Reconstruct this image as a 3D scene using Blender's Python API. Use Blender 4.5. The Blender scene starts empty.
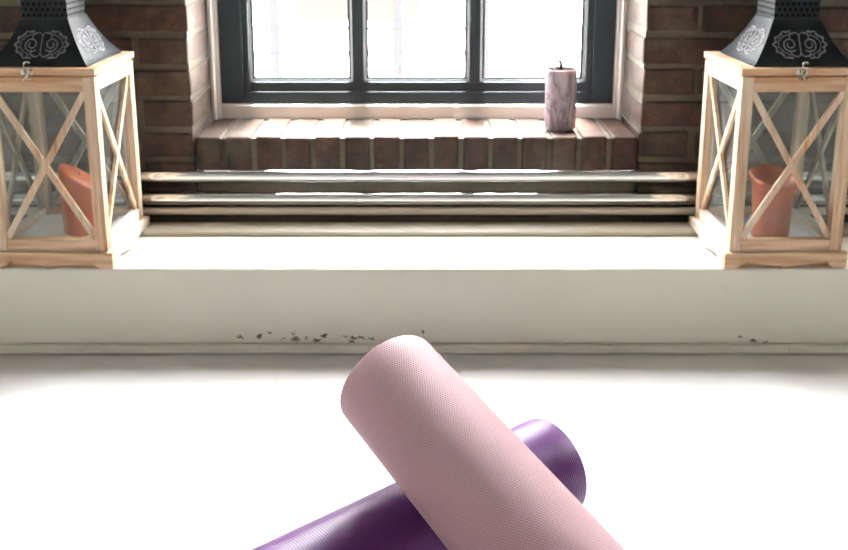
import bpy, bmesh, math, random
from mathutils import Vector, Matrix
random.seed(7)
PI = math.pi
SC = bpy.context.scene
COL = SC.collection

# ------------------------------------------------------------------ helpers
def link(name, bm, mat, parent=None, smooth=None, bevel=None, loc=None, rot=None):
    me = bpy.data.meshes.new(name)
    bmesh.ops.recalc_face_normals(bm, faces=bm.faces[:])
    bm.to_mesh(me); bm.free()
    o = bpy.data.objects.new(name, me); COL.objects.link(o)
    me.materials.append(mat)
    if parent: o.parent = parent
    if loc: o.location = loc
    if rot: o.rotation_euler = rot
    if smooth is not None:
        for p in me.polygons: p.use_smooth = True
        me.set_sharp_from_angle(angle=math.radians(smooth))
    if bevel:
        m = o.modifiers.new('Bevel', 'BEVEL'); m.width = bevel; m.segments = 2; m.limit_method = 'ANGLE'
        m.angle_limit = math.radians(40)
    return o

def empty(name, loc=(0, 0, 0), rz=0):
    o = bpy.data.objects.new(name, None); COL.objects.link(o)
    o.location = loc; o.rotation_euler = (0, 0, rz); o.empty_display_size = .05
    return o

def tag(o, label=None, cat=None, group=None, kind=None):
    for k, v in (('label', label), ('category', cat), ('group', group), ('kind', kind)):
        if v: o[k] = v
    return o

def copy_tree(o, parent=None):
    c = o.copy(); COL.objects.link(c)
    if parent: c.parent = parent
    for ch in list(o.children): copy_tree(ch, c)
    return c

def box(bm, x0, x1, y0, y1, z0, z1):
    v = [bm.verts.new((x, y, z)) for x in (x0, x1) for y in (y0, y1) for z in (z0, z1)]
    for f in ((0, 1, 3, 2), (4, 6, 7, 5), (0, 4, 5, 1), (2, 3, 7, 6), (0, 2, 6, 4), (1, 5, 7, 3)):
        bm.faces.new([v[i] for i in f])
    return v

def B(*a):
    bm = bmesh.new(); box(bm, *a); return bm

def tube(bm, pts, r, n=10, closed=False, caps=True):
    pts = [Vector(p) for p in pts]; N = len(pts); rings = []
    up = Vector((.123, .31, .94)).normalized()
    for i, p in enumerate(pts):
        if closed: t = pts[(i + 1) % N] - pts[i - 1]
        else: t = pts[min(i + 1, N - 1)] - pts[max(i - 1, 0)]
        t.normalize()
        a = up - t * up.dot(t)
        if a.length < 1e-4: a = t.orthogonal()
        a.normalize(); up = a; b = t.cross(a)
        rr = r[i] if isinstance(r, (list, tuple)) else r
        rings.append([bm.verts.new(p + a * (math.cos(2 * PI * k / n) * rr) + b * (math.sin(2 * PI * k / n) * rr)) for k in range(n)])
    for i in range(N if closed else N - 1):
        A, Bq = rings[i], rings[(i + 1) % N]
        for k in range(n):
            bm.faces.new((A[k], A[(k + 1) % n], Bq[(k + 1) % n], Bq[k]))
    if caps and not closed:
        bm.faces.new(rings[0][::-1]); bm.faces.new(rings[-1])

def lathe(bm, prof, n=48, dz=None, cx=0, cy=0):
    """prof = [(r, z)]; dz(angle, r, z, index) -> (r, z) lets the wall melt and sag"""
    rings = []
    for i, (r, z) in enumerate(prof):
        if r < 1e-6:
            zz = dz(0, 0, z, i)[1] if dz else z
            rings.append([bm.verts.new((cx, cy, zz))]); continue
        ring = []
        for k in range(n):
            t = 2 * PI * k / n
            rr, zz = dz(t, r, z, i) if dz else (r, z)
            ring.append(bm.verts.new((cx + rr * math.cos(t), cy + rr * math.sin(t), zz)))
        rings.append(ring)
    for A, C in zip(rings, rings[1:]):
        for k in range(n):
            k2 = (k + 1) % n
            if len(A) == 1 and len(C) == 1: continue
            if len(A) == 1: bm.faces.new((A[0], C[k], C[k2]))
            elif len(C) == 1: bm.faces.new((A[k], A[k2], C[0]))
            else: bm.faces.new((A[k], A[k2], C[k2], C[k]))

def prism(bm, poly, axis, a, b):
    """poly = [(u, v)] extruded along axis 'x', 'y' or 'z' from a to b"""
    def P(u, v, w): return {'x': (w, u, v), 'y': (u, w, v), 'z': (u, v, w)}[axis]
    A = [bm.verts.new(P(u, v, a)) for u, v in poly]; C = [bm.verts.new(P(u, v, b)) for u, v in poly]
    n = len(poly)
    fs = [bm.faces.new(A), bm.faces.new(C[::-1])]
    for i in range(n): bm.faces.new((A[i], C[i], C[(i + 1) % n], A[(i + 1) % n]))
    bmesh.ops.triangulate(bm, faces=fs)

# ------------------------------------------------------------------ materials
class NT:
    def __init__(s, name):
        s.m = bpy.data.materials.new(name); s.m.use_nodes = True
        s.t = s.m.node_tree; s.b = s.t.nodes['Principled BSDF']; s.out = s.t.nodes['Material Output']
    def n(s, typ, **kw):
        nd = s.t.nodes.new(typ)
        for k, v in kw.items():
            if k == 'ins':
                for i, val in v.items(): s.put(nd.inputs[i], val)
            else: setattr(nd, k, v)
        return nd
    def put(s, sock, val):
        if isinstance(val, bpy.types.NodeSocket): s.t.links.new(val, sock)
        else: sock.default_value = val
    def math(s, op, a, b=0.0, c=None, clamp=False):
        nd = s.n('ShaderNodeMath', operation=op, use_clamp=clamp); s.put(nd.inputs[0], a); s.put(nd.inputs[1], b)
        if c is not None: s.put(nd.inputs[2], c)
        return nd.outputs[0]
    def vmath(s, op, a, b=(0, 0, 0)):
        nd = s.n('ShaderNodeVectorMath', operation=op); s.put(nd.inputs[0], a); s.put(nd.inputs[1], b)
        return nd
    def mix(s, f, a, b):
        nd = s.n('ShaderNodeMix', data_type='RGBA'); s.put(nd.inputs['Factor'], f)
        s.put(nd.inputs[6], a if not isinstance(a, tuple) else (*a[:3], 1)); s.put(nd.inputs[7], b if not isinstance(b, tuple) else (*b[:3], 1))
        return nd.outputs[2]
    def ramp(s, f, stops):
        nd = s.n('ShaderNodeValToRGB'); e = nd.color_ramp.elements
        while len(e) < len(stops): e.new(.5)
        for el, (p, c) in zip(e, stops):
            el.position = p; el.color = (c, c, c, 1) if not isinstance(c, tuple) else (*c, 1)
        s.put(nd.inputs[0], f); return nd.outputs[0]
    def coord(s, which='Object'): return s.n('ShaderNodeTexCoord').outputs[which]
    def mapv(s, v, scale): return s.vmath('MULTIPLY', v, scale).outputs[0]
    def noise(s, v, scale=5, detail=4, rough=.55):
        nd = s.n('ShaderNodeTexNoise', ins={'Scale': scale, 'Detail': detail, 'Roughness': rough}); s.put(nd.inputs['Vector'], v)
        return nd.outputs['Fac']
    def bump(s, h, strength=.3, dist=.002):
        nd = s.n('ShaderNodeBump', ins={'Strength': strength, 'Distance': dist}); s.put(nd.inputs['Height'], h)
        s.t.links.new(nd.outputs[0], s.b.inputs['Normal'])
    def set(s, **kw):
        for k, v in kw.items():
            k = {'base': 'Base Color', 'rough': 'Roughness', 'metal': 'Metallic', 'spec': 'Specular IOR Level', 'sheen': 'Sheen Weight',
                 'sss': 'Subsurface Weight', 'sheenr': 'Sheen Roughness', 'coat': 'Coat Weight', 'coatr': 'Coat Roughness'}[k]
            s.put(s.b.inputs[k], (*v, 1) if isinstance(v, tuple) else v)
        return s

def simple(name, base, rough=.5, metal=0, **kw):
    t = NT(name); t.set(base=base, rough=rough, metal=metal, **kw); return t.m

def m_brick():
    t = NT('brick'); co = t.coord()
    rnd = t.n('ShaderNodeNewGeometry').outputs['Random Per Island']
    c = t.ramp(rnd, [(0, (.064, .034, .021)), (.3, (.088, .041, .026)), (.55, (.056, .034, .022)), (.8, (.080, .034, .023)), (1, (.094, .053, .034))])
    n1 = t.noise(co, 34, 6, .65); n2 = t.noise(co, 9, 3)
    c = t.mix(t.ramp(n1, [(.35, 0.0), (.65, .85)]), c, (.0180, .014, .010))
    c = t.mix(t.ramp(n2, [(.48, 0.0), (.75, .6)]), c, (.12, .094, .072))
    t.set(base=c, rough=.55, spec=.28)
    t.bump(t.math('ADD', n1, t.noise(co, 160, 3)), .6, .003)
    return t.m
def m_mortar():
    t = NT('mortar'); co = t.coord(); n = t.noise(co, 60, 5)
    t.set(base=t.mix(n, (.068, .058, .041), (.150, .128, .092)), rough=.6, spec=.28); t.bump(n, .5, .003); return t.m

def m_wood(name, base, wash, amount, seed, axis):
    """whitewashed pine; grain runs along axis"""
    t = NT(name); co = t.coord()
    co = t.vmath('ADD', co, (seed * 1.7, seed * .9, seed * 2.3)).outputs[0]
    sc = {'x': (6, 90, 90), 'y': (90, 6, 90), 'z': (90, 90, 6)}[axis]
    g = t.noise(t.mapv(co, sc), 1.0, 5, .6)
    g2 = t.noise(t.mapv(co, tuple(.28 * q for q in sc)), 1.0, 3)
    w = t.ramp(t.math('ADD', t.math('MULTIPLY', g, .55), t.math('MULTIPLY', g2, .55)), [(.42 - amount * .25, 0.0), (.68 - amount * .2, 1.0)])
    wood = t.mix(t.ramp(g, [(.3, 0.0), (.7, 1.0)]), tuple(.62 * q for q in base), base)
    t.set(base=t.mix(w, wood, wash), rough=.6, spec=.3)
    t.bump(g, .25, .001); return t.m

def m_wall_paint(name, base, chips=None, stain=None, rough=.5):
    t = NT(name); co = t.coord()
    n1 = t.noise(co, 3.5, 4); n2 = t.noise(co, 45, 4)
    c = t.mix(t.ramp(n1, [(.35, 0.0), (.8, .55)]), base, tuple(q * k for q, k in zip(base, (.9, .89, .85))))
    c = t.mix(t.ramp(n2, [(.66, 0.0), (.8, .25)]), c, (.5, .46, .38))
    if stain:                                   # scuffed dirt with a shape of its own

        acc = None
        for x0, y0, z0, rx, ry, rz in stain:
            d = t.vmath('LENGTH', t.mapv(t.vmath('SUBTRACT', co, (x0, y0, z0)).outputs[0], (1 / rx, 1 / ry, 1 / rz))).outputs['Value']
            acc = d if acc is None else t.math('MINIMUM', acc, d)
        acc = t.math('ADD', acc, t.math('MULTIPLY', t.noise(co, 22, 4), .7))
        c = t.mix(t.ramp(acc, [(.3, .45), (1.2, 0.0)]), c, (.42, .36, .25))
    if chips:
        wob = t.n('ShaderNodeTexNoise', ins={'Scale': 130.0, 'Detail': 3.0}); t.put(wob.inputs['Vector'], co)
        off = t.mapv(t.vmath('SUBTRACT', wob.outputs['Color'], (.5, .5, .5)).outputs[0], (.016, .016, .016))
        p = t.vmath('ADD', co, off).outputs[0]; acc = None
        for x, z, rx, rz in chips:
            d = t.vmath('LENGTH', t.mapv(t.vmath('SUBTRACT', p, (x, 1.6, z)).outputs[0], (1 / rx, 3, 1 / rz))).outputs['Value']
            acc = d if acc is None else t.math('MINIMUM', acc, d)
        c = t.mix(t.ramp(acc, [(.45, .9), (1.05, 0.0)]), c, (.06, .055, .035))
    t.set(base=c, rough=rough, spec=.4)
    t.bump(t.math('ADD', n1, t.math('MULTIPLY', n2, .25)), .25, .003)
    return t.m

def m_glass(name, tint=(1, 1, 1), haze=.0):
    t = NT(name); nd = t.t.nodes
    tr = t.n('ShaderNodeBsdfTransparent', ins={'Color': (*tint, 1)})
    gl = t.n('ShaderNodeBsdfGlossy', ins={'Roughness': .03})
    df = t.n('ShaderNodeBsdfDiffuse', ins={'Color': (.8, .82, .8, 1)})
    fr = t.n('ShaderNodeFresnel', ins={'IOR': 1.45})
    m1 = t.n('ShaderNodeMixShader'); t.put(m1.inputs[0], t.math('MULTIPLY', fr.outputs[0], t.math('SUBTRACT', 1.0, t.n('ShaderNodeNewGeometry').outputs['Backfacing']))); t.t.links.new(tr.outputs[0], m1.inputs[1]); t.t.links.new(gl.outputs[0], m1.inputs[2])
    m2 = t.n('ShaderNodeMixShader')
    if haze: t.put(m2.inputs[0], t.math('MULTIPLY', t.ramp(t.noise(t.coord(), 18, 4), [(.35, .35), (.75, 1.0)]), haze))
    else: m2.inputs[0].default_value = 0
    t.t.links.new(m1.outputs[0], m2.inputs[1]); t.t.links.new(df.outputs[0], m2.inputs[2])
    nd.remove(t.b); t.t.links.new(m2.outputs[0], t.out.inputs['Surface']); return t.m

def m_mat(name, hi, lo, pitch, kind, rough):
    """embossed yoga mat; UV is in metres (u round the roll, v along it)"""
    t = NT(name); uv = t.coord('UV')
    sx = t.n('ShaderNodeSeparateXYZ'); t.put(sx.inputs[0], uv); u, v = sx.outputs[0], sx.outputs[1]
    if kind == 'net':                           # rows of small staggered dimples
        row = t.math('FLOOR', t.math('DIVIDE', v, pitch))
        uu = t.math('ADD', t.math('DIVIDE', u, pitch * 1.15), t.math('MULTIPLY', t.math('MODULO', row, 2.0), .5))
        du = t.math('SUBTRACT', t.math('FRACT', uu), .5); dv = t.math('SUBTRACT', t.math('FRACT', t.math('DIVIDE', v, pitch)), .5)
        d = t.math('SQRT', t.math('ADD', t.math('MULTIPLY', du, du), t.math('MULTIPLY', t.math('MULTIPLY', dv, dv), 1.5)))
        h = t.ramp(d, [(.1, 0.0), (.46, 1.0)])
    else:                                       # fine ribs round the roll, lightly broken up
        s1 = t.math('ABSOLUTE', t.math('SUBTRACT', t.math('FRACT', t.math('DIVIDE', v, pitch)), .5))
        s2 = t.math('ABSOLUTE', t.math('SUBTRACT', t.math('FRACT', t.math('DIVIDE', u, pitch * .8)), .5))
        h = t.ramp(t.math('ADD', t.math('MULTIPLY', s1, .8), t.math('MULTIPLY', s2, .2)), [(.08, 0.0), (.4, 1.0)])
    n = t.noise(uv, 40, 3)
    c = t.mix(h, lo, hi)
    c = t.mix(t.math('MULTIPLY', n, .2), c, tuple(.8 * q for q in hi))
    t.set(base=c, rough=rough, spec=.45, sheen=.15 if kind == 'net' else .18, sheenr=.45)
    t.b.inputs['Sheen Tint'].default_value = (1, .85, .95, 1) if kind == 'net' else (.85, .55, 1, 1)
    t.bump(h, .5 if kind == 'net' else .25, .0010); return t.m

def m_marble():
    t = NT('marbled_wax'); co = t.coord()
    w = t.n('ShaderNodeTexNoise', ins={'Scale': 17.0, 'Detail': 5.0, 'Distortion': 1.6}); t.put(w.inputs['Vector'], t.mapv(co, (1, 1, .55)))
    f = w.outputs['Fac']
    c = t.ramp(f, [(.32, (.13, .105, .13)), (.42, (.36, .29, .335)), (.47, (.16, .135, .155)), (.56, (.44, .355, .40)), (.7, (.50, .43, .47))])
    t.set(base=c, rough=.4, sss=.1); return t.m

def m_metal_roof(name, holes=False):
    t = NT(name); co = t.coord(); n = t.noise(co, 30, 5)
    c = t.mix(t.ramp(n, [(.4, 0.0), (.8, 1.0)]), (.007, .011, .014), (.022, .03, .036))
    r = t.ramp(n, [(.3, .36), (.7, .55)])
    if holes:
        sx = t.n('ShaderNodeSeparateXYZ'); t.put(sx.inputs[0], co); p = .0098
        z = t.math('DIVIDE', sx.outputs[2], p); row = t.math('FLOOR', z)
        u = t.math('ADD', t.math('DIVIDE', t.math('ADD', sx.outputs[0], sx.outputs[1]), p), t.math('MULTIPLY', t.math('MODULO', row, 2.0), .5))
        du = t.math('SUBTRACT', t.math('FRACT', u), .5); dv = t.math('SUBTRACT', t.math('FRACT', z), .5)
        d = t.math('SQRT', t.math('ADD', t.math('MULTIPLY', du, du), t.math('MULTIPLY', dv, dv)))
        hole = t.ramp(d, [(.24, 1.0), (.33, 0.0)])
        c = t.mix(hole, c, (.004, .004, .005)); t.bump(t.math('SUBTRACT', 1.0, hole), .6, .003)
        t.set(base=c, rough=r, metal=0.0, spec=t.math('SUBTRACT', .25, t.math('MULTIPLY', hole, .25)))
    else:
        t.set(base=c, rough=r, metal=0.0, spec=.25); t.bump(n, .12, .002)
    return t.m

def m_candle():
    t = NT('terracotta_wax'); co = t.coord(); n = t.noise(co, 26, 5)
    t.set(base=t.mix(n, (.30, .045, .008), (.52, .110, .020)), rough=.5, sss=.25)
    t.b.inputs['Subsurface Radius'].default_value = (.012, .004, .002); t.bump(n, .35, .003); return t.m

BRICK, MORTAR = m_brick(), m_mortar()
WOODX = m_wood('whitewashed_pine_across', (.58, .27, .095), (.72, .57, .41), .06, 1, 'x')
WOODY = m_wood('whitewashed_pine_deep', (.60, .33, .17), (.78, .69, .60), .5, 2, 'y')
WOODZ = m_wood('whitewashed_pine_upright', (.56, .275, .11), (.74, .61, .46), .20, 3, 'z')
ROOF, CHIM = m_metal_roof('dark_tin'), m_metal_roof('perforated_tin', True)
ORN = simple('worn_silver_relief', (.29, .295, .31), .5, .5)
CHROME = simple('chrome', (.80, .81, .80), .10, 1)
STEEL = simple('latch_steel', (.70, .66, .58), .25, 1)
BEIGEP = simple('beige_pipe_paint', (.72, .63, .51), .45)
LGLASS = m_glass('lantern_glass', (.95, .98, .97), .09)
WGLASS = m_glass('window_glass', (.98, .99, 1), .0)
DARKF = simple('anthracite_frame_paint', (.020, .034, .043), .42)
GASKET = simple('black_gasket', (.01, .01, .012), .6)
SPACER = simple('silver_spacer_bar', (.75, .80, .82), .35, .7)
TRIM = simple('cream_trim_paint', (.88, .83, .78), .5)
WAX, MARBLE = m_candle(), m_marble()
WICK = simple('charred_wick', (.015, .012, .012), .9)
DARKWAX = simple('dark_wax_pool', (.012, .010, .012), 1, spec=0.0)
GOLD = simple('brass_wire', (.62, .42, .2), .3, 1)
PINK = m_mat('pink_mat', (.48, .275, .302), (.25, .12, .135), .0027, 'net', .5)
PURPLE = m_mat('purple_mat', (.135, .026, .195), (.05, .010, .075), .0032, 'rib', .40)
PINKE = simple('pink_foam', (.70, .50, .51), .7)

# ------------------------------------------------------------------ camera (principal point sits above the middle: the photo is a crop)
PITCH, CH, F, PY = math.radians(13), .785, 950.0, 129.0
cam = bpy.data.cameras.new('camera'); co = bpy.data.objects.new('camera', cam); COL.objects.link(co)
co.location = (0, 0, CH); co.rotation_euler = (PI / 2 - PITCH, 0, 0)
cam.sensor_fit = 'HORIZONTAL'; cam.sensor_width = 36; cam.lens = F / 848 * 36; cam.shift_y = (PY - 275) / 848
cam.clip_start = .05; cam.clip_end = 200
cam.dof.use_dof = True; cam.dof.focus_distance = 1.2; cam.dof.aperture_fstop = 7.5
SC.camera = co

def at_y(px, py, Y):
    """photo pixel -> world point on the vertical plane at distance Y"""
    d = PITCH + math.atan((py - PY) / F); z = CH - Y * math.tan(d)
    dep = Y * math.cos(PITCH) + (CH - z) * math.sin(PITCH)
    return (px - 424) * dep / F, z

# ------------------------------------------------------------------ setting
YW = 1.907                       # brick face
YL, ZL = 1.60, .159              # ledge front, ledge top
HX = 3.2                         # half width of the room
ZC = 3.0
OX0, OX1 = -.476, .445           # window opening
ZS, ZT = .328, 1.50              # sill, head
OPEN = [(OX0 - 1.6, OX1 - 1.6), (OX0, OX1), (OX0 + 1.6, OX1 + 1.6)]

floor_mat = m_wall_paint('white_floor_paint', (.78, .775, .76), rough=.42,
    stain=[(-.52, 1.60, 0, .16, .05, .2), (.62, 1.60, 0, .10, .055, .2), (.1, 1.60, 0, .3, .025, .2), (-.2, 1.6, 0, .25, .03, .2)] if True else None)
o = link('floor', B(-HX, HX, -4.0, YW + .3, -.1, 0), floor_mat); tag(o, 'white painted floor below the ledge', 'floor', kind='structure')
o = link('ceiling', B(-HX - .1, HX + .1, -7.0, YW + .35, ZC, ZC + .1), simple('ceiling_paint', (.35, .34, .32), .8)); tag(o, 'grey ceiling of the room', 'ceiling', kind='structure')  # unseen; darkened to cut bounce light, rear overhang added to block the sun
side = simple('side_wall_plaster', (.3, .26, .23), .8)
for nm, x in (('wall_left', -HX - .1), ('wall_right', HX)):
    o = link(nm, B(x, x + .1, -4.0, YW + .35, 0, ZC), side); tag(o, 'plastered %s wall of the room' % nm[5:], 'wall', kind='structure')

def spans(z0, z1):
    """stretches of wall free of windows at this height, with the end each one is laid from"""
    if z1 < ZS - .1 + .004 or z0 > ZT: return [(-HX, HX, 1)]
    xs = [-HX] + [q for p in OPEN for q in p] + [HX]
    r = [(xs[i], xs[i + 1]) for i in range(0, len(xs), 2)]
    return [(a, b, -1 if b <= OX0 + .01 else 1) for a, b in r]

bm = bmesh.new()                  # mortar core with the three openings
YM = YW + .007; YB = YW + .25; e = .003
xs = [-HX] + [q for p in OPEN for q in p] + [HX]
for i in range(0, len(xs), 2):
    a = xs[i]; b = xs[i + 1]
    box(bm, a if i == 0 else a + e, b if i + 2 >= len(xs) else b - e, YM, YB, 0, ZC)
for a, b in OPEN:
    box(bm, a + e, b - e, YM, YB, 0, ZS - .005); box(bm, a + e, b - e, YM, YB, ZT + .006, ZC)
wall = link('wall_back', bm, MORTAR); tag(wall, 'dark brown brick wall around the window', 'wall', kind='structure')
bm = bmesh.new()
P, J = .065, .0125
k0 = -math.ceil((.343) / P)
k = k0
while .343 + k * P < ZC - .03:
    z0 = .343 + k * P + J / 2; z1 = z0 + P - J
    for a, b, dr in spans(z0, z1):
        x = a if dr > 0 else b; first = True; par = (k + (0 if dr > 0 else 1)) % 2
        while (x < b - .02) if dr > 0 else (x > a + .02):
            L = .102 if (first and par) else .212; first = False
            L += random.uniform(-.004, .004)
            xa, xb = (x, min(x + L, b)) if dr > 0 else (max(x - L, a), x)
            if xb - xa > .03:
                jy = random.uniform(-.0025, .0025); jz = random.uniform(-.0015, .0015); jx = random.uniform(-.002, .002)
                vs = box(bm, xa + jx, xb + jx, YW + jy, YW + .19, z0 + jz, z1 + jz + random.uniform(-.001, .001))
                for v in vs: v.co += Vector((random.uniform(-.0012, .0012), random.uniform(-.001, .001), random.uniform(-.0012, .0012)))
            x = x + dr * (L + J)
    k += 1
o = link('brickwork', bm, BRICK, wall, bevel=.0035)
bm = bmesh.new()                  # rowlock sills, one course of bricks on edge
for a, b in OPEN:
    n = 15; pw = (b - a) / n
    for i in range(n):
        zt = ZS + random.uniform(-.0025, .0015); jy = random.uniform(-.003, .002)
        vs = box(bm, a + i * pw + .005, a + (i + 1) * pw - .005, YW + jy, YW + .2, ZS - .1, zt)
        for v in vs: v.co += Vector((random.uniform(-.001, .001), random.uniform(-.001, .001), random.uniform(-.001, .001)))
o = link('trim_1', bm, BRICK, bevel=.004); tag(o, 'brick sill of bricks on edge under the window', 'window sill', kind='structure')

ledge_chips = []
for px, py, w, h in ((240, 337, 5, 2.6), (259.5, 336.5, 3.4, 2), (283, 338.4, 2.6, 1.6), (295, 339.3, 6.5, 4.2), (306, 338, 2.6, 1.2), (317, 340, 7, 1.5),
                     (324.5, 335.8, 6, 2.6), (345, 337, 5, 1.4), (351, 341.8, 4.5, 1.8), (354, 338, 6, 2), (361, 337.5, 5, 1.6), (371, 338.8, 6, 1.8),
                     (740, 337.5, 3.5, 2), (753, 340.5, 6, 2), (766, 341.5, 4.5, 1.6), (423, 332, 1.8, 1.4), (293, 333, 4, 1), (270, 332.5, 4, .9)):
    x, z = at_y(px, py, YL); ledge_chips.append((x, z, max(w * .00145, .003), max(h * .0016, .0022)))
ledge_mat = m_wall_paint('offwhite_ledge_paint', (.86, .84, .735), chips=ledge_chips, rough=.45)
o = link('trim_2', B(-HX, HX, YL, 1.822, 0, ZL), ledge_mat, bevel=.004); tag(o, 'off-white painted ledge with chipped paint below the window', 'ledge', kind='structure')
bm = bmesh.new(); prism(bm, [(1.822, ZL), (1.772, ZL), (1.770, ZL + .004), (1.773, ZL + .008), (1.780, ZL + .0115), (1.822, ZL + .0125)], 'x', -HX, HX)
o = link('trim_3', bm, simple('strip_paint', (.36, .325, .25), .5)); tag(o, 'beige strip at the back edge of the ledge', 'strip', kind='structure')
base_mat = m_wall_paint('offwhite_bead_paint', (.76, .74, .65), rough=.5)
bm = bmesh.new()
for a, b in ((-HX, at_y(788.5, 350, 1.585)[0] - .0006), (at_y(788.5, 350, 1.585)[0] + .0006, HX)):
    prism(bm, [(YL, 0), (1.588, 0), (1.588, .0018), (1.5825, .0024), (1.5815, .006), (1.584, .0115), (1.589, .0145), (1.5945, .0155), (1.5965, .0150), (1.5965, .007), (YL, .007)], 'x', a, b)
o = link('baseboard_back', bm, base_mat); tag(o, 'thin off-white beading where the ledge meets the floor', 'baseboard', kind='structure')

# ------------------------------------------------------------------ windows
YF = YW + .185
def build_window():
    w = empty('window_1', (0, YF, ZS))
    H = ZT - ZS
    def fr(bm, x0, x1, z0, z1, wl, wr, wb, wt, y0, y1):
        box(bm, x0, x0 + wl, y0, y1, z0, z1); box(bm, x1 - wr, x1, y0, y1, z0, z1)
        box(bm, x0 + wl, x1 - wr, y0, y1, z0, z0 + wb); box(bm, x0 + wl, x1 - wr, y0, y1, z1 - wt, z1)
    bm = bmesh.new(); fr(bm, -.4565, .432, .032, H, .052, .056, .027, .05, .004, .06); link('frame', bm, DARKF, w, bevel=.002)
    bm = bmesh.new(); fr(bm, -.4045, .376, .059, H - .05, .014, .015, .021, .02, .010, .055)
    for xa, xb in ((-.164 + .004, -.130 - .004), (.0967 + .004, .130 - .004)): box(bm, xa, xb, .010, .055, .08, H - .07)
    link('sash', bm, DARKF, w, bevel=.0015)
    for xa, xb in ((-.3905, -.160), (-.134, .1007), (.126, .361)):
        bm = bmesh.new(); fr(bm, xa, xb, .080, H - .07, .0048, .0048, .005, .005, .020, .030)
        p = link('pane', B(xa + .001, xb - .001, .0335, .0375, .081, H - .071), WGLASS, w)
        link('spacer_bar', bm, SPACER, p)
        bm = bmesh.new(); fr(bm, xa + .0048, xb - .0048, .085, H - .075, .0048, .0048, .0042, .0042, .022, .032); link('gasket', bm, GASKET, p)
    bm = bmesh.new(); prism(bm, [(-.006, .0), (.06, .0), (.06, .032), (.002, .032), (-.006, .028)], 'x', -.459, .434); link('bottom_rail', bm, TRIM, w)
    for x, s in ((-.4835 + .0085, 1), (.4525 - .0085, -1)):
        bm = bmesh.new()
        prism(bm, [(x, .03), (x, -.014), (x + s * .004, -.020), (x + s * .010, -.020), (x + s * .013, -.012), (x + s * .018, -.012), (x + s * .020, -.002), (x + s * .020, .03)], 'z', -.003, H)
        link('trim_moulding', bm, TRIM, w)
    return w
w1 = build_window()
for i, dx in ((1, 0), (2, -1.6), (3, 1.6)):
    w = w1 if i == 1 else copy_tree(w1)
    w.name = 'window_%d' % i; w.location = (dx, YF, ZS)
    tag(w, ['dark grey framed window with three tall panes above the brick sill', 'dark framed window further left along the brick wall',
            'dark framed window further right along the brick wall'][i - 1], 'window', kind='structure')

# ------------------------------------------------------------------ heating pipes along the wall
def pipe(name, label, py, dia, mat, Y, group):
    z = at_y(424, py, Y)[1]
    bm = bmesh.new(); tube(bm, [(-2.6 + .1 * i, Y, z) for i in range(53)], dia / 2, 20)
    o = link(name, bm, mat, smooth=60); tag(o, label, 'pipe', group)
    for x in (-1.9, -.72, .72, 1.9):
        bm = bmesh.new(); tube(bm, [(x, Y + dia * .3, z), (x, YW + .012, z)], .005, 10)
        ring = [(x, Y + math.cos(t) * dia * .56, z + math.sin(t) * dia * .56) for t in [2 * PI * i / 20 for i in range(20)]]
        tube(bm, ring, .002, 6, closed=True)
        link('wall_bracket', bm, mat, o, smooth=50)
pipe('heating_pipe', 'chrome heating pipe, topmost of the pipes below the brick sill', 176, .0255, CHROME, 1.850, 'chrome heating pipes')
pipe('heating_pipe', 'chrome heating pipe, lower of the two shiny ones, just above the beige pipe', 198.5, .0250, CHROME, 1.850, 'chrome heating pipes')
pipe('water_pipe', 'thin beige painted pipe lowest on the wall, under the chrome pipes', 211, .0155, BEIGEP, 1.853, None)

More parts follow.
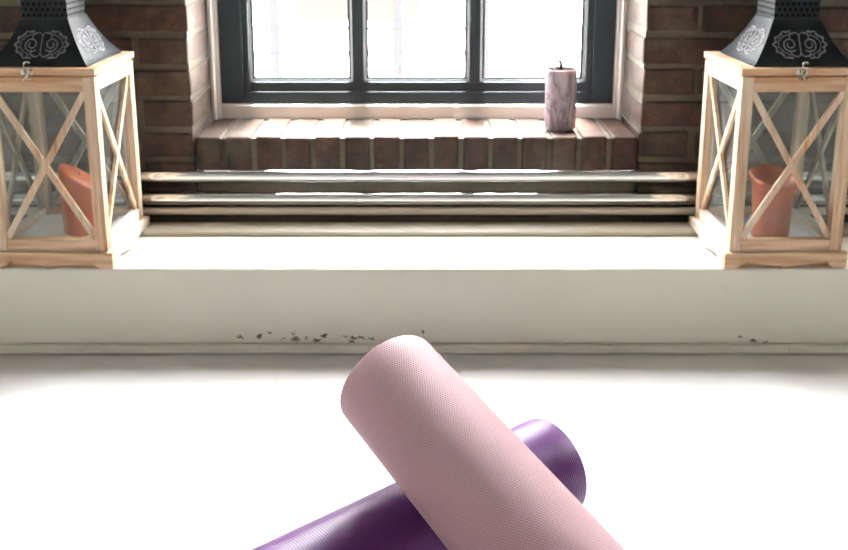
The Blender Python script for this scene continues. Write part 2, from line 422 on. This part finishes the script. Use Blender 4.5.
# ------------------------------------------------------------------ lanterns
def build_lantern():
    L = empty('candle_lantern')
    W, Dp = .1105, .1075                         # half width, half depth of plinth
    def apron(half, n=40):                      # scalloped lower edge
        pts = [(-half, 0), (-half, .029), (half, .029), (half, 0)]
        lo = []
        for i in range(n + 1):
            s = 1 - 2 * i / n; a = abs(s)
            z = 0 if a > .76 else (.0125 * min(1, (.76 - a) / .06) if a > .70 else .0125 * (a / .70) ** .7)
            lo.append((s * half * .985, z))
        return pts + lo
    for s in (-1, 1):
        bm = bmesh.new(); prism(bm, apron(W), 'y', s * Dp, s * (Dp - .012)); link('plinth_board', bm, WOODX, L)
        bm = bmesh.new(); prism(bm, apron(Dp - .0125), 'x', s * W, s * (W - .012)); link('plinth_board', bm, WOODY, L)
    link('base_board', B(-.0995, .0995, -.1, .1, .029, .037), simple('white_base_paint', (.68, .68, .66), .45), L)
    w, d, p = .101, .1015, .021                 # body half width / depth, post
    for sx in (-1, 1):
        for sy in (-1, 1):
            x0, x1 = sorted((sx * w, sx * (w - p))); y0, y1 = sorted((sy * d, sy * (d - p)))
            link('corner_post', B(x0, x1, y0, y1, .030, .3462), WOODZ, L, bevel=.0012)
    wi, di = w - p, d - p
    for z0, z1 in ((.030, .052), (.320, .3462)):
        for s in (-1, 1):
            y0, y1 = sorted((s * (d - .001), s * (d - .016))); link('rail', B(-wi, wi, y0, y1, z0, z1), WOODX, L, bevel=.001)
            x0, x1 = sorted((s * (w - .001), s * (w - .016))); link('rail', B(x0, x1, -di, di, z0, z1), WOODY, L, bevel=.001)
    za, zb = .052, .320
    for ax in 'yx':                             # an X of two battens on every side, glass behind
        h = wi if ax == 'y' else di; dd = d if ax == 'y' else w
        for s in (-1, 1):
            for q in (-1, 1):
                u = Vector((2 * h * q, zb - za)).normalized(); nn = Vector((-u.y, u.x)) * .0065
                c0, c1 = Vector((-h * q, za)), Vector((h * q, zb))
                def clipv(v): return (max(-h, min(h, v.x)), max(za, min(zb, v.y)))
                # batten mitred into the corners of the opening
                kx = .0054 / abs(u.y); kz = .0054 / abs(u.x)
                poly = [(c0.x, c0.y), (c0.x + q * kx, za), (h * q, zb - kz), (h * q, zb), (h * q - q * kx, zb), (c0.x, za + kz)]
                t0, t1 = (dd - .004, dd - .0105) if q > 0 else (dd - .0045, dd - .010)
                bm = bmesh.new(); prism(bm, poly, ax, s * t0, s * t1)
                link('cross_batten', bm, WOODZ, L)
        for s in (-1, 1):
            a0, a1 = sorted((s * (dd - .0125), s * (dd - .0145)))
            bm = B(-h, h, a0, a1, za, zb) if ax == 'y' else B(a0, a1, -h, h, za, zb)
            link('glass_pane', bm, LGLASS, L)
    bm = B(-.104, .104, -.1045, .1045, .3492, .3615); box(bm, -.093, .093, -.094, .094, .3462, .3500)
    lid = link('lid', bm, WOODX, L, bevel=.0012)
    # tin roof, chimney, cap
    prof = [(.0862, .3615), (.0862, .364), (.0848, .365), (.0785, .3725), (.0695, .385), (.060, .4), (.0520, .4155), (.0462, .4285), (.0425, .4365), (.0425, .4395)]
    def hw(z):
        for (a, za_), (b, zb_) in zip(prof, prof[1:]):
            if za_ <= z <= zb_: return a + (b - a) * (z - za_) / max(zb_ - za_, 1e-6)
        return .05
    bm = bmesh.new(); rings = [[bm.verts.new((sx * h, sy * h * 1.03, z)) for sx, sy in ((-1, -1), (1, -1), (1, 1), (-1, 1))] for h, z in prof]
    for A, C in zip(rings, rings[1:]):
        for i in range(4): bm.faces.new((A[i], A[(i + 1) % 4], C[(i + 1) % 4], C[i]))
    bm.faces.new(rings[0][::-1]); bm.faces.new(rings[-1])
    roof = link('roof', bm, ROOF, L, smooth=28)
    ch = link('chimney', B(-.0405, .0405, -.0415, .0415, .4395, .4785), CHIM, L, bevel=.001)
    bm = bmesh.new(); box(bm, -.0525, .0525, -.0535, .0535, .4785, .4815)
    pr = [(.0525, .4815), (.046, .485), (.030, .494), (.014, .499), (.012, .503)]
    rr = [[bm.verts.new((sx * h, sy * h, z)) for sx, sy in ((-1, -1), (1, -1), (1, 1), (-1, 1))] for h, z in pr]
    for A, C in zip(rr, rr[1:]):
        for i in range(4): bm.faces.new((A[i], A[(i + 1) % 4], C[(i + 1) % 4], C[i]))
    bm.faces.new(rr[0][::-1]); bm.faces.new(rr[-1])
    cap = link('chimney_cap', bm, ROOF, L)
    bm = bmesh.new(); tube(bm, [(.021 * math.cos(t), 0, .522 + .021 * math.sin(t)) for t in [2 * PI * i / 28 for i in range(28)]], .0025, 8, closed=True)
    link('ring_handle', bm, STEEL, L, smooth=60)
    # scrolled relief on each roof face
    zc = .3970
    curves = []
    def arc(cx, cz, rx, rz, a0, a1, n=26, rip=0, kk=0): return [(cx + (rx + rip * math.cos(kk * a)) * math.cos(a), cz + (rz + rip * .6 * math.cos(kk * a)) * math.sin(a)) for a in [a0 + (a1 - a0) * i / n for i in range(n + 1)]]
    for sx in (-1, 1):
        m = lambda pl: [(sx * u, z) for u, z in pl]
        curves.append((m(arc(.004, 0, .039, .0205, -PI * .42, PI * .42, 60, .0022, 13)), .0013))        # leafy outer wreath
        curves.append((m(arc(.004, 0, .0315, .0155, -PI * .46, PI * .46)), .0009))
        sp = [(.0165 + (.0125 - .0088 * i / 60) * math.cos(-2.3 + 9.4 * i / 60), (.0125 - .0088 * i / 60) * .82 * math.sin(-2.3 + 9.4 * i / 60)) for i in range(61)]
        curves.append((m(sp), .0014))                                                                   # volute
        curves.append((m(arc(.008, .0105, .008, .0065, -.4, 2.9)), .0011)); curves.append((m(arc(.008, -.0105, .008, .0065, -2.9, .4)), .0011))
        for a in (-1.15, -.75, -.38, 0, .38, .75, 1.15):                                                 # leaf curls along the wreath
            cx, cz = .004 + .0355 * math.cos(a), .0182 * math.sin(a)
            curves.append((m(arc(cx, cz, .0032, .0026, a - 1.8, a + 2.2, 12)), .0009))
    curves.append(([(0, -.012), (0, .012)], .0012))
    for f in range(4):
        bm = bmesh.new(); R = Matrix.Rotation(f * PI / 2, 4, 'Z')
        for pl, r in curves:
            pts = []
            for u, z in pl:
                u *= 1.05; zz = zc + z * 1.16; dist = hw(zz) * (1.03 if f % 2 == 0 else 1.0)
                pts.append(R @ Vector((u * (1 if abs(u) < hw(zz) else hw(zz) / abs(u)), -dist + .0003, zz)))
            tube(bm, pts, r, 6)
        link('scroll_relief', bm, ORN, roof, smooth=60)
    # hook latch on the lid front
    yf = -.1045
    bm = bmesh.new(); box(bm, -.011, .011, yf - .0012, yf + .0002, .3505, .3600); la = link('latch', bm, STEEL, L, bevel=.0008)
    bm = bmesh.new()
    tube(bm, [(.001 + .0042 * math.cos(t), yf - .004, .3565 + .0042 * math.sin(t)) for t in [2 * PI * i / 18 for i in range(18)]], .0012, 6, closed=True)
    tube(bm, [(-.004 + .0035 * math.cos(t), yf - .0045 + .002 * math.sin(t), .345 + .0035 * math.sin(t)) for t in [2 * PI * i / 18 for i in range(18)]], .0012, 6, closed=True)
    link('eye', bm, STEEL, la, smooth=60)
    bm = bmesh.new()
    tube(bm, [(.007, yf - .003, .3715), (.004, yf - .0045, .374), (.0, yf - .005, .3725), (-.0025, yf - .0055, .368), (-.001, yf - .006, .3635), (.005, yf - .0065, .362), (.007, yf - .006, .3585), (.003, yf - .0055, .353),
              (.0, yf - .0055, .348), (.003, yf - .0055, .3435), (.0075, yf - .005, .344), (.009, yf - .004, .3475)], .0014, 8)
    link('hook', bm, STEEL, la, smooth=60)
    return L
LY = 1.602 + .1075
lan = build_lantern()
lan2 = copy_tree(lan)
lan.location = (.6440, LY, ZL); lan.rotation_euler = (0, 0, math.radians(1.6))
lan2.location = (-.6635, LY, ZL); lan2.rotation_euler = (0, 0, math.radians(-1.6))
for root, dx, dl in ((lan, .009, 0), (lan2, -.001, -.013)):
    for c in root.children:
        if c.name.split('.')[0] in ('roof', 'chimney', 'chimney_cap', 'ring_handle'): c.location.x += dx
        if c.name.split('.')[0] == 'latch': c.location.x += dl
tag(lan, 'whitewashed wooden lantern right of the window, around the candle with a hollow bowl top', 'lantern', 'wooden lanterns on the ledge')
tag(lan2, 'whitewashed wooden lantern left of the window, around the candle with a slanting top', 'lantern', 'wooden lanterns on the ledge')

# candles inside the lanterns
ZB = ZL + .0372
def wax_right(t, r, z, i):
    if i == 0 or r < 1e-6: return r, z
    top = z / .108
    wob = 1 + .03 * math.sin(3 * t + 1) + .02 * math.sin(7 * t + 2 * z * 60)
    k = (.5 + .5 * math.cos(t - PI * .55))                     # rim stands higher at the back
    zz = z + (max(0, top - .45) * .030) * (k - .35) + .0018 * math.sin(5 * t) * (top > .7)
    return r * wob, zz * 1.07
candle = empty('pillar_candle', (.639, 1.668, ZB))
bm = bmesh.new()
lathe(bm, [(0, 0), (.032, 0), (.0335, .003), (.0335, .03), (.0335, .05), (.0355, .072), (.040, .090), (.0445, .101), (.0445, .106), (.042, .108), (.038, .101), (.030, .084), (.018, .072), (0, .069)], 56, wax_right)
link('wax_body', bm, WAX, candle, smooth=70)
bm = bmesh.new(); tube(bm, [(.001, 0, .072), (.0015, .001, .080), (.004, .002, .087)], .0014, 6); link('wick', bm, WICK, candle)
tag(candle, 'melted terracotta candle with hollow flared bowl top inside the right lantern', 'candle', 'terracotta candles in the lanterns')
def wax_left(t, r, z, i):
    if i == 0 or r < 1e-6: return r, z
    top = max(0, z / .109 - .3)
    slope = -.034 * math.cos(t - math.radians(8)) * (r / .036)
    wob = 1 + .025 * math.sin(3 * t) + .02 * math.sin(5 * t + 2 + z * 40)
    return r * wob, z + top * slope
candle2 = empty('pillar_candle', (-.641, 1.700, ZB))
bm = bmesh.new()
lathe(bm, [(0, 0), (.034, 0), (.0355, .003), (.0355, .03), (.036, .05), (.036, .08), (.037, .098), (.0365, .104), (.034, .108), (.029, .1100), (.022, .1095), (.012, .1085), (0, .108)], 56, wax_left)
link('wax_body', bm, WAX, candle2, smooth=70)
bm = bmesh.new(); tube(bm, [(0, 0, .107), (.001, .001, .113), (-.002, .001, .117)], .0014, 6); link('wick', bm, WICK, candle2)
tag(candle2, 'melted terracotta candle with slanting top inside the left lantern', 'candle', 'terracotta candles in the lanterns')

# marbled candle on the sill
mc = empty('marbled_candle', (.2905, 1.982, ZS + .0012))
bm = bmesh.new()
lathe(bm, [(0, 0), (.0315, 0), (.0328, .002), (.0330, .06), (.0330, .124), (.0327, .1285), (.0318, .1300), (.0306, .1290), (.0300, .1255), (.012, .1245), (0, .1245)], 56)
link('wax_body', bm, MARBLE, mc, smooth=50)
bm = bmesh.new(); lathe(bm, [(0, .1278), (.020, .1276), (.0300, .1283), (.0302, .1276), (.0, .1240)], 40); link('wax_pool', bm, DARKWAX, mc, smooth=60)
bm = bmesh.new(); tube(bm, [(-.002, 0, .125), (-.002, 0, .131), (-.0015, 0, .138), (-.0030, 0, .1435), (-.0065, 0, .1465)], .0040, 8); wk = link('wick', bm, WICK, mc, smooth=60)
bm = bmesh.new(); tube(bm, [(-.0065, 0, .1465), (-.0105, 0, .1455), (-.0135, 0, .140), (-.0145, 0, .1285)], .0026, 8); link('wick_tip', bm, GOLD, wk, smooth=60)
tag(mc, 'grey and mauve marbled pillar candle with black wick on the brick sill', 'candle')

# ------------------------------------------------------------------ rolled mats
def rolled_mat(name, R, t, Lr, far, axis, mat, edge, seam):
    """one sheet wound into a spiral; far = centre of the far end, axis points to the far end"""
    a = Vector(axis).normalized(); h = a.cross(Vector((0, 0, 1))).normalized(); v = h.cross(a)
    turns = (R - .010) / t; n = int(turns * 60)
    def rad(th):
        if th < 1.4 * PI: return R
        if th < 2 * PI: return R - t * (th - 1.4 * PI) / (.6 * PI)
        return R - t - t * (th - 2 * PI) / (2 * PI)
    th = [2 * PI * turns * i / n for i in range(n + 1)]
    tk = t * .94
    outer = [(rad(q), q) for q in th]; inner = [(max(rad(q) - tk, .004), q) for q in th]
    ring = outer + inner[::-1]
    arc = [0.0]
    for (r0, q0), (r1, q1) in zip(outer, outer[1:]): arc.append(arc[-1] + (q1 - q0) * r0)
    us = arc + arc[::-1]
    bm = bmesh.new(); uvl = bm.loops.layers.uv.new('UVMap')
    secs = [(0, .0011), (-.0005, .0004), (-.0016, 0)] + [(-Lr * i / 24, 0) for i in range(1, 24)] + [(-Lr + .0016, 0), (-Lr + .0005, .0004), (-Lr, .0011)]
    rings = []
    no = len(outer)
    for s, ins in secs:
        row = []
        for j, (r, q) in enumerate(ring):
            rr = r - ins if j < no else r + ins
            row.append(bm.verts.new(Vector(far) + a * s + (h * math.cos(q + seam) + v * math.sin(q + seam)) * rr))
        rings.append(row)
    m = len(ring)
    for i, (A, C) in enumerate(zip(rings, rings[1:])):
        for k in range(m):
            k2 = (k + 1) % m
            f = bm.faces.new((A[k], A[k2], C[k2], C[k]))
            for lp, (kk, ss) in zip(f.loops, ((k, secs[i][0]), (k2, secs[i][0]), (k2, secs[i + 1][0]), (k, secs[i + 1][0]))): lp[uvl].uv = (us[kk], -ss)
    for row in (rings[0], rings[-1]):
        for k in range(no - 1): bm.faces.new((row[k], row[k + 1], row[m - 2 - k], row[m - 1 - k]))
    return link(name, bm, mat, smooth=50)
az = .68355909
m1 = rolled_mat('rolled_yoga_mat', .0644, .0052, .61, (.16799912, 1.12946132, .0646), (math.cos(az), math.sin(az), 0), PURPLE, None, -PI / 2 - .35)
tag(m1, 'purple rolled yoga mat lying on the white floor under the pink one', 'yoga mat', 'rolled yoga mats')
az, el = 2.18660275, .26189953
m2 = rolled_mat('rolled_yoga_mat', .0672, .0058, .61, (-.0444563, 1.06217607, .2240), (math.cos(az) * math.cos(el), math.sin(az) * math.cos(el), math.sin(el)), PINK, None, -PI / 2 + .5)
tag(m2, 'dusty pink rolled yoga mat leaning across the purple one', 'yoga mat', 'rolled yoga mats')

# ------------------------------------------------------------------ outside the window
o = link('ground', B(-14, 14, YW + .36, 9.2, -.86, -.76), simple('courtyard_paving', (.5, .49, .47), .9)); tag(o, 'pale paving outside the window', 'ground', kind='structure')
bd = empty('building', (0, 8.2, -.76))
link('facade', B(-9, 9, 0, .6, 0, 4.2), simple('white_render', (.86, .85, .84), .9), bd)
def fx(px): return (px - 424) * 8.3 / F
for px in (276, 398, 484, 150, 640, 720):
    link('pilaster', B(fx(px) - .05, fx(px) + .05, -.012, .01, 0, 4.2), simple('blue_grey_paint', (.0168, .0175, .0190), 1, spec=0.0), bd)
for z in (.53, .32, .86, 1.2):
    link('band_course', B(-9, 9, -.009, .01, z, z + .03), simple('grey_band_paint', (.0162, .0161, .0165), 1, spec=0.0), bd)
for pa, pb in ((300, 350), (366, 395), (405, 420)):
    link('brick_panel', B(fx(pa), fx(pb), -.02, .01, .62, .84), simple('brown_brick', (.0205, .0188, .0177), 1, spec=0.0), bd)
tag(bd, 'pale building washed out by daylight beyond the window panes', 'building')

# ------------------------------------------------------------------ light: bright sky in front and overhead, dimmer room light from behind
wd = bpy.data.worlds.new('sky'); SC.world = wd; wd.use_nodes = True
nt = wd.node_tree; bg = nt.nodes['Background']
tc = nt.nodes.new('ShaderNodeTexCoord'); dt = nt.nodes.new('ShaderNodeVectorMath'); dt.operation = 'DOT_PRODUCT'
dt.inputs[1].default_value = (0, .6, 1.0); nt.links.new(tc.outputs['Generated'], dt.inputs[0])
rp = nt.nodes.new('ShaderNodeValToRGB'); nt.links.new(dt.outputs['Value'], rp.inputs[0])
SKY, FILL = 34.0, .62
rp.color_ramp.elements[0].position = .08; rp.color_ramp.elements[0].color = (FILL / SKY * 1.0, FILL / SKY * .99, FILL / SKY * .93, 1)
rp.color_ramp.elements[1].position = .42; rp.color_ramp.elements[1].color = (1, .975, .97, 1)
nt.links.new(rp.outputs[0], bg.inputs['Color']); bg.inputs['Strength'].default_value = SKY

sl = bpy.data.lights.new('sun', 'SUN'); so = bpy.data.objects.new('sun', sl); COL.objects.link(so)
sl.energy = 105.0; sl.angle = math.radians(1.5); sl.color = (1, .96, .90)
so.rotation_euler = Vector((.12, .70, -.74)).to_track_quat('-Z', 'Y').to_euler()   # falls on the building across the way

s2 = bpy.data.lights.new('added_sill_sun', 'SUN'); so2 = bpy.data.objects.new('added_sill_sun', s2); COL.objects.link(so2)
s2.energy = 60.0; s2.angle = math.radians(7); s2.color = (1, .97, .95)
so2.rotation_euler = Vector((.006, -.20, -1)).to_track_quat('-Z', 'Y').to_euler()  # steep second sun, added to brighten the brick sill

vs = SC.view_settings; vs.view_transform = 'Standard'; vs.look = 'None'; vs.gamma = 1; vs.exposure = .5; vs.use_curve_mapping = False
